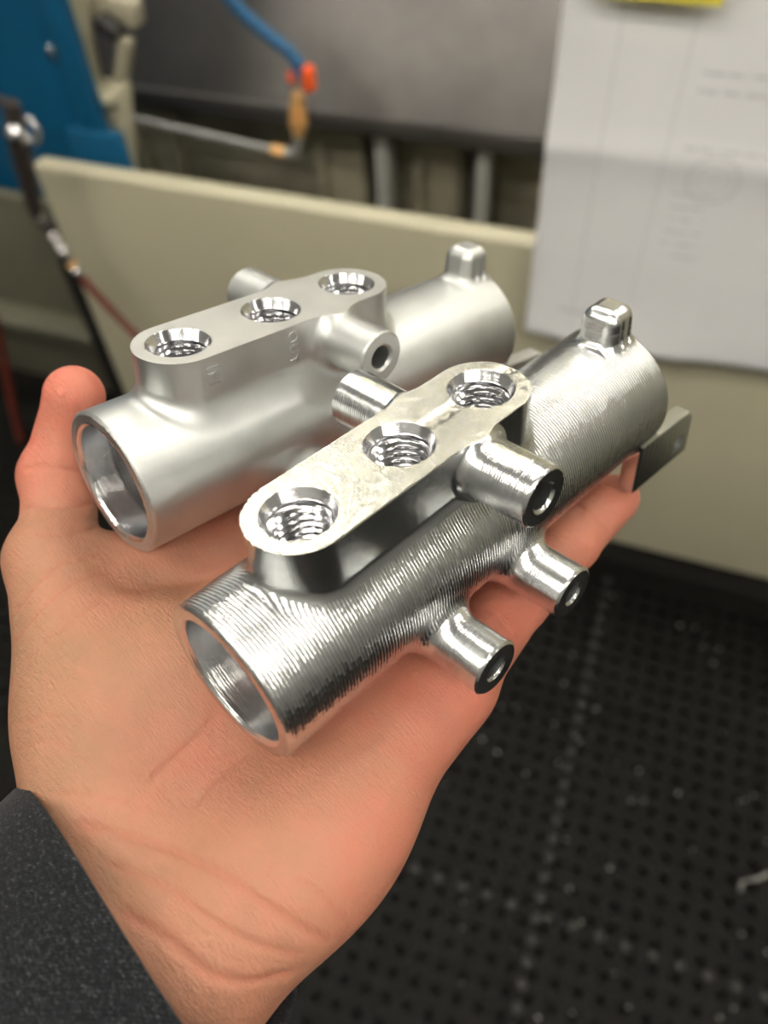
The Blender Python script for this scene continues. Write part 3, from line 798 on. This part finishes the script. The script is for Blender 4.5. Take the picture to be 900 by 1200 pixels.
for i, (px, wd) in enumerate(mcol):
    t = wthing('guide_post', ['grey steel post under the way cover, on the brass valve side', 'grey steel post under the way cover, next to the hanging paper'][i], 'machine post', 0, 0, 0)
    a = at_w((px, 200), 0.60)
    link('post', box_b('post', a[0] - 0.012, a[0] + 0.02, 0.56, 0.62, 0.231, 0.625, 0.005), M['post'], t)
    link('dark_slot_strip', box_b('dark_slot_strip', a[0] - 0.045, a[0] - 0.012, 0.63, 0.68, 0.231, 0.66), M['black'], t)  # black strip painted in for the shaded slot beside the post
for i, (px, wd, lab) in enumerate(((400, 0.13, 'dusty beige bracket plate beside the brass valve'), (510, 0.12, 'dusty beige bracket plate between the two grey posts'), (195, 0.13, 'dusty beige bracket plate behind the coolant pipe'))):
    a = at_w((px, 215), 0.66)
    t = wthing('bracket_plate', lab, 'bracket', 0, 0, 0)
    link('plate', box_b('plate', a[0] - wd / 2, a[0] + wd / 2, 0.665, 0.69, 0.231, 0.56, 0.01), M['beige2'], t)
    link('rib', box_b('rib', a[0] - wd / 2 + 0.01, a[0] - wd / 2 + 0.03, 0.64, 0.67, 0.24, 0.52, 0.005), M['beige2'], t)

# ------------------------------------------------------------------ coolant pipe, brass valve, segmented hose
PN = 0.36
def wp(px, n=PN): s, n, z = at_w(px, n); return np.array([s, n, z])
pipe = wthing('coolant_pipe', 'thin grey steel coolant pipe with a small brass end fitting', 'pipe', 0, 0, 0)
pa, pb = wp((150, 138)), wp((322, 176))
link('pipe', tube_mesh('pipe', [pa - (pb - pa) * 0.3, pb], 0.0075, 12), M['steel'], pipe)
link('end_fitting', tube_mesh('end_fitting', [pb - (pb - pa) * 0.02, pb + (pb - pa) * 0.07], 0.012, 6), M['brass'], pipe)
pc = wp((349, 168)); pd = wp((350, 155))
link('elbow', tube_mesh('elbow', smooth_path([pb + (pb - pa) * 0.07, wp((346, 180)), pc, pd], 5), 0.011, 12), M['steel'], pipe)
valve = wthing('coolant_valve', 'brass shut-off valve with orange lever under the blue hose', 'valve', 0, 0, 0)
v0, v1 = wp((350, 158)), wp((349, 108)); dv = v1 - v0
link('valve_body', tube_mesh('valve_barrel', [v0 + dv * q for q in (0, .18, .2, .42, .44, .5, .62, .64, .8, .82, 1.0)], [.012, .012, .018, .018, .013, .017, .017, .012, .016, .016, .011], 16), M['brass'], valve)
link('nut', tube_mesh('nut', [v0 + dv * 0.2, v0 + dv * 0.42], 0.0195, 6), M['brass'], valve)
hv = wp((362, 92)); bm = bmesh.new(); box(bm, (0, 0, 0), (0.011, 0.012, 0.023), 0.006, 3)
o = link('lever', bm_mesh(bm, 'lever', 40), M['orange'], valve); o.location = Vector(hv)
bm = bmesh.new(); box(bm, (0, 0, 0), (0.007, 0.008, 0.010), 0.004, 3)
o = link('stem_knob', bm_mesh(bm, 'stem_knob', 40), M['orange'], valve); o.location = Vector(wp((342, 90)))
link('stem', tube_mesh('stem', [wp((342, 91)), wp((362, 91))], 0.005, 8), M['brass'], valve)
hose = wthing('segmented_hose', 'blue ball-jointed plastic coolant hose above the brass valve', 'hose', 0, 0, 0)
path = smooth_path([wp((351, 86)), wp((350, 76)), wp((338, 60)), wp((318, 44)), wp((298, 27)), wp((280, 10)), wp((262, -12)), wp((250, -40))], 12)
path = np.array(path); seglen = np.concatenate([[0], np.cumsum(np.linalg.norm(np.diff(path, axis=0), axis=1))])
bead = lathe_mesh('segment', [(0.0065, -0.012), (0.0125, -0.010), (0.0135, -0.004), (0.0115, 0.003), (0.0075, 0.0045), (0.0105, 0.008), (0.0105, 0.0125), (0.007, 0.0145)], 14, smooth=50)
bead.materials.append(M['hoseblue'])
L_ = 0.006
while L_ < seglen[-1] - 0.01:
    i = np.searchsorted(seglen, L_) - 1; f_ = (L_ - seglen[i]) / (seglen[i + 1] - seglen[i])
    p = path[i] * (1 - f_) + path[i + 1] * f_; dr = Vector(path[i + 1] - path[i]).normalized()
    o = link('segment', bead, None, hose); o.matrix_local = Matrix.Translation(Vector(p)) @ dr.to_track_quat('Z', 'Y').to_matrix().to_4x4(); L_ += 0.022

# ------------------------------------------------------------------ air gun and red hoses at the left
GN = -0.07
gun = wthing('air_blow_gun', 'dark air blow gun with chrome head hanging at the panel corner', 'air gun', 0, 0, 0)
g = lambda px, n=GN: wp(px, n)
link('handle', tube_mesh('handle', [g((14, 120)), g((20, 160)), g((28, 195)), g((38, 232)), g((42, 248))], [0.012, 0.018, 0.017, 0.014, 0.012], 14), M['blackplastic'], gun)
bm = bmesh.new(); bmesh.ops.create_uvsphere(bm, u_segments=20, v_segments=12, radius=0.018); 
o = link('head', bm_mesh(bm, 'head', 0), M['chrome'], gun); o.location = Vector(g((18, 158), GN - 0.016)); o.scale = (1.0, 0.8, 1.0)
bm = bmesh.new(); bmesh.ops.create_circle(bm, segments=20, radius=0.014)
ringp = [g((36, 153), GN - 0.02) + np.array([0.013 * math.cos(a), 0.004 * math.sin(a), 0.017 * math.sin(a)]) for a in np.linspace(0, 2 * math.pi, 19)]
bm.free(); link('trigger_ring', tube_mesh('trigger_ring', ringp, 0.005, 8, False), M['chrome'], gun)
link('nozzle', tube_mesh('nozzle', [g((14, 128)), g((2, 118)), g((-20, 108))], [0.011, 0.007, 0.005], 10), M['blackplastic'], gun)
cpl = wthing('hose_coupling', 'chain of chrome and brass air fittings under the blow gun', 'fitting', 0, 0, 0)
ca, cb = g((40, 246)), g((94, 324)); dc_ = cb - ca
for nm, a, b, r, m in (('collar', 0.0, 0.10, 0.011, 'chrome'), ('sleeve_ring', 0.14, 0.34, 0.0085, 'blackplastic'), ('ball', 0.34, 0.44, 0.011, 'chrome'), ('plug', 0.46, 0.56, 0.010, 'chrome'),
                       ('body', 0.56, 0.76, 0.012, 'chrome'), ('brass_ring', 0.78, 0.85, 0.010, 'brass'), ('ferrule', 0.87, 1.0, 0.0115, 'chrome')):
    link(nm, tube_mesh(nm, [ca + dc_ * a, ca + dc_ * (a + 0.02), ca + dc_ * (b - 0.02), ca + dc_ * b], [r * 0.8, r, r, r * 0.8], 12), M[m], cpl)
link('core', tube_mesh('core', [ca, cb], 0.006, 8), M['steel'], cpl)
h1 = smooth_path([cb, g((118, 350)), g((150, 384)), g((185, 420), -0.08), g((215, 480), -0.10), g((220, 560), -0.14)], 6)
ho = wobj('air_hose', tube_mesh('air_hose', h1, 0.0075, 10), M['red'], 'red rubber air hose running down from the chrome fittings', 'hose', 0, 0, 0)
h2 = smooth_path([g((-30, 300)), g((-8, 370)), g((4, 420)), g((14, 470)), g((26, 520)), g((44, 575), -0.1)], 6)
ho = wobj('air_hose', tube_mesh('air_hose', h2, 0.010, 10), M['red'], 'dark red hose hanging by itself left of the thumb', 'hose', 0, 0, 0)

# ------------------------------------------------------------------ right door, paper, note
dl = at_w((664, 0), -0.02)
door = wthing('sliding_door', 'beige sliding door sheet behind the hanging paper', 'door', 0, 0, 0)
s0 = at_w((626, 380), -0.02)
link('door_sheet', box_b('door_sheet', s0[0] + 0.006, 1.9, -0.030, -0.004, 0.66, 1.75, 0.004), M['beige'], door)
link('edge_trim', box_b('edge_trim', s0[0] - 0.001, s0[0] + 0.012, -0.034, -0.002, 0.655, 1.75, 0.003), M['greygreen'], door)
pbl = at_w((614.7, 387), -0.042); pbr = at_w((900, 418), -0.042); ptl = at_w((660, 0), -0.042)
def paper_mesh(wd, ht):
    bm = bmesh.new(); nx, nz = 48, 60
    gr = [[None] * (nz + 1) for _ in range(nx + 1)]
    fold = 0.305
    for i in range(nx + 1):
        for j in range(nz + 1):
            x = wd * i / nx; z = ht * j / nz
            y = -0.010 * math.exp(-abs(z - fold) / 0.035) - 0.004 * math.sin(x * 9 + z * 5) - 0.006 * math.exp(-abs(x - 0.285 + 0.18 * (0.3 - z)) / 0.03) - 0.012 * max(0, 1 - z / 0.12) ** 2 * (0.3 + math.sin(x * 14) * 0.5)
            gr[i][j] = bm.verts.new((x, y, z))
    for i in range(nx):
        for j in range(nz): bm.faces.new((gr[i][j], gr[i + 1][j], gr[i + 1][j + 1], gr[i][j + 1]))
    me = bm_mesh(bm, 'paper', 0); return me
pw = wobj('drawing_sheet', paper_mesh(0.432, 0.56), M['paper'], 'white creased drawing sheet hanging on the beige door', 'paper', pbl[0], -0.040, pbl[2])
md = pw.modifiers.new('thick', 'SOLIDIFY'); md.thickness = 0.0004; md.offset = 0
pw.matrix_world = pw.matrix_world @ Matrix.Rotation(math.radians(-0.3), 4, 'Y')
ya = at_w((694, -60), -0.05); yb = at_w((846, 6), -0.05); yc = at_w((700, 0), -0.05)
wobj('sticky_note', box_b('sticky_note', 0, yb[0] - yc[0], -0.001, 0.0, 0, 0.11), M['yellow'], 'bright yellow note stuck on the white drawing sheet', 'note', yc[0], -0.064, yc[2] + 0.008)

# ------------------------------------------------------------------ floor mats, knobs, chips
MT = 0.91; MTN = 0.70; PITCH = 0.035
def mat_tile_mesh():
    bm = bmesh.new(); n = round(MT / PITCH); nj = round(MTN / PITCH); p = MT / n; top = 0.014; r = p * 0.24; K = 8
    for i in range(n):
        for j in range(nj):
            cx, cy = (i + 0.5) * p, (j + 0.5) * p
            outer = []; inner = []; deep = []
            for k in range(K):
                a = (k + 0.5) * 2 * math.pi / K
                ca_, sa_ = math.cos(a), math.sin(a); m = max(abs(ca_), abs(sa_))
                inner.append((cx + r * ca_, cy + r * sa_))
            sq = [(1, 0.4142), (0.4142, 1), (-0.4142, 1), (-1, 0.4142), (-1, -0.4142), (-0.4142, -1), (0.4142, -1), (1, -0.4142)]
            vo = [bm.verts.new((cx + a * p / 2, cy + b * p / 2, top)) for a, b in sq]
            vi = [bm.verts.new((x, y, top + 0.0015)) for x, y in inner]
            vd = [bm.verts.new((x, y, 0.001)) for x, y in inner]
            for k in range(K):
                q = (k + 1) % K
                bm.faces.new((vo[k], vo[q], vi[q], vi[k])); bm.faces.new((vi[k], vi[q], vd[q], vd[k]))
            for k, (sx, sy) in ((0, (1, 1)), (2, (-1, 1)), (4, (-1, -1)), (6, (1, -1))):
                c = bm.verts.new((cx + sx * p / 2, cy + sy * p / 2, top)); bm.faces.new((vo[k], c, vo[k + 1]))
    bm.normal_update()
    return bm_mesh(bm, 'rubber_sheet', 30)
mt = mat_tile_mesh(); mt.materials.append(M['rubber'])
bm = bmesh.new(); bmesh.ops.create_uvsphere(bm, u_segments=10, v_segments=6, radius=0.009)
for v in bm.verts: v.co.z *= 0.45
kn = bm_mesh(bm, 'knob', 0); kn.materials.append(M['knob'])
X0 = at_z((626, 1072), 0.015); xs = (X0 - WO) @ WE; xn = (X0 - WO) @ WN
for i in (-2, -1, 0):
    for j in (-1, 0):
        if (i, j) == (-2, -1): continue
        n0 = xn + j * MTN; s0_ = xs + i * MT
        t = empty('floor_mat', frame_w(s0_, n0, 0.0))
        side = {(-2, 0): 'beneath the dark red hanging hose', (-1, 0): 'behind the hand, along the machine front', (0, 0): 'with the long swarf curl on it',
                (-1, -1): 'below the wrist and sleeve', (0, -1): 'across the knobbed seam from the swarf curl'}[(i, j)]
        tag(t, 'black perforated rubber mat tile ' + side, 'floor mat', 'rubber mat tiles on the floor')
        link('rubber_sheet', mt, None, t)
        if i in (-1, 0):
            for q in range(21):
                if j == 0:
                    o = link('knob', kn, None, t); o.location = (0.021 + q * 0.0425, 0.004, 0.0155)
                if i == 0:
                    o = link('knob', kn, None, t); o.location = (0.004, 0.03 + q * 0.0333, 0.0155)
def chip_mesh(seed, turns, r, wd):
    rr = random.Random(seed); bm = bmesh.new(); prev = None; n = int(10 * turns)
    for k in range(n + 1):
        a = k / 10 * 2 * math.pi; z = wd * k / 10 * 1.2; rad = r * (1 - 0.35 * k / n)
        v = [bm.verts.new((rad * math.cos(a), z + q * wd, rad * math.sin(a) + r)) for q in (0, 1)]
        if prev: bm.faces.new((prev[0], prev[1], v[1], v[0]))
        prev = v
    me = bm_mesh(bm, 'metal_chip', 0); me.materials.append(M['chip']); return me
cm = [chip_mesh(i, 0.7 + 0.4 * i, 0.0022 + 0.0006 * i, 0.002) for i in range(4)]
spots = []
for _ in range(70):
    px = (random.uniform(520, 900), random.uniform(720, 1200)) if random.random() < 0.75 else (random.uniform(680, 900), random.uniform(690, 1000))
    if px[0] < 640 - (px[1] - 700) * 0.55: continue
    spots.append(px)
for i, px in enumerate(spots):
    p = at_z(px, 0.016)
    o = link('metal_chip', cm[i % 4], None); o.location = Vector(p); o.rotation_euler = (random.uniform(-.4, .4), random.uniform(-.4, .4), random.uniform(0, 6.28))
    tag(o, 'tiny bright aluminium chip lying on the black rubber mat', 'metal chip', 'aluminium chips scattered on the mat')
p = at_z((885, 1040), 0.018)
cv = smooth_path([(-0.028, -0.006, 0.004), (-0.024, 0.006, 0.012), (-0.012, 0.010, 0.006), (0.006, 0.012, 0.004), (0.03, 0.02, 0.004)], 6)
o = link('swarf_curl', tube_mesh('swarf_curl', cv, 0.0028, 8), M['chip']); o.location = Vector(p)
tag(o, 'long curled strip of bright swarf on the black mat', 'metal chip')
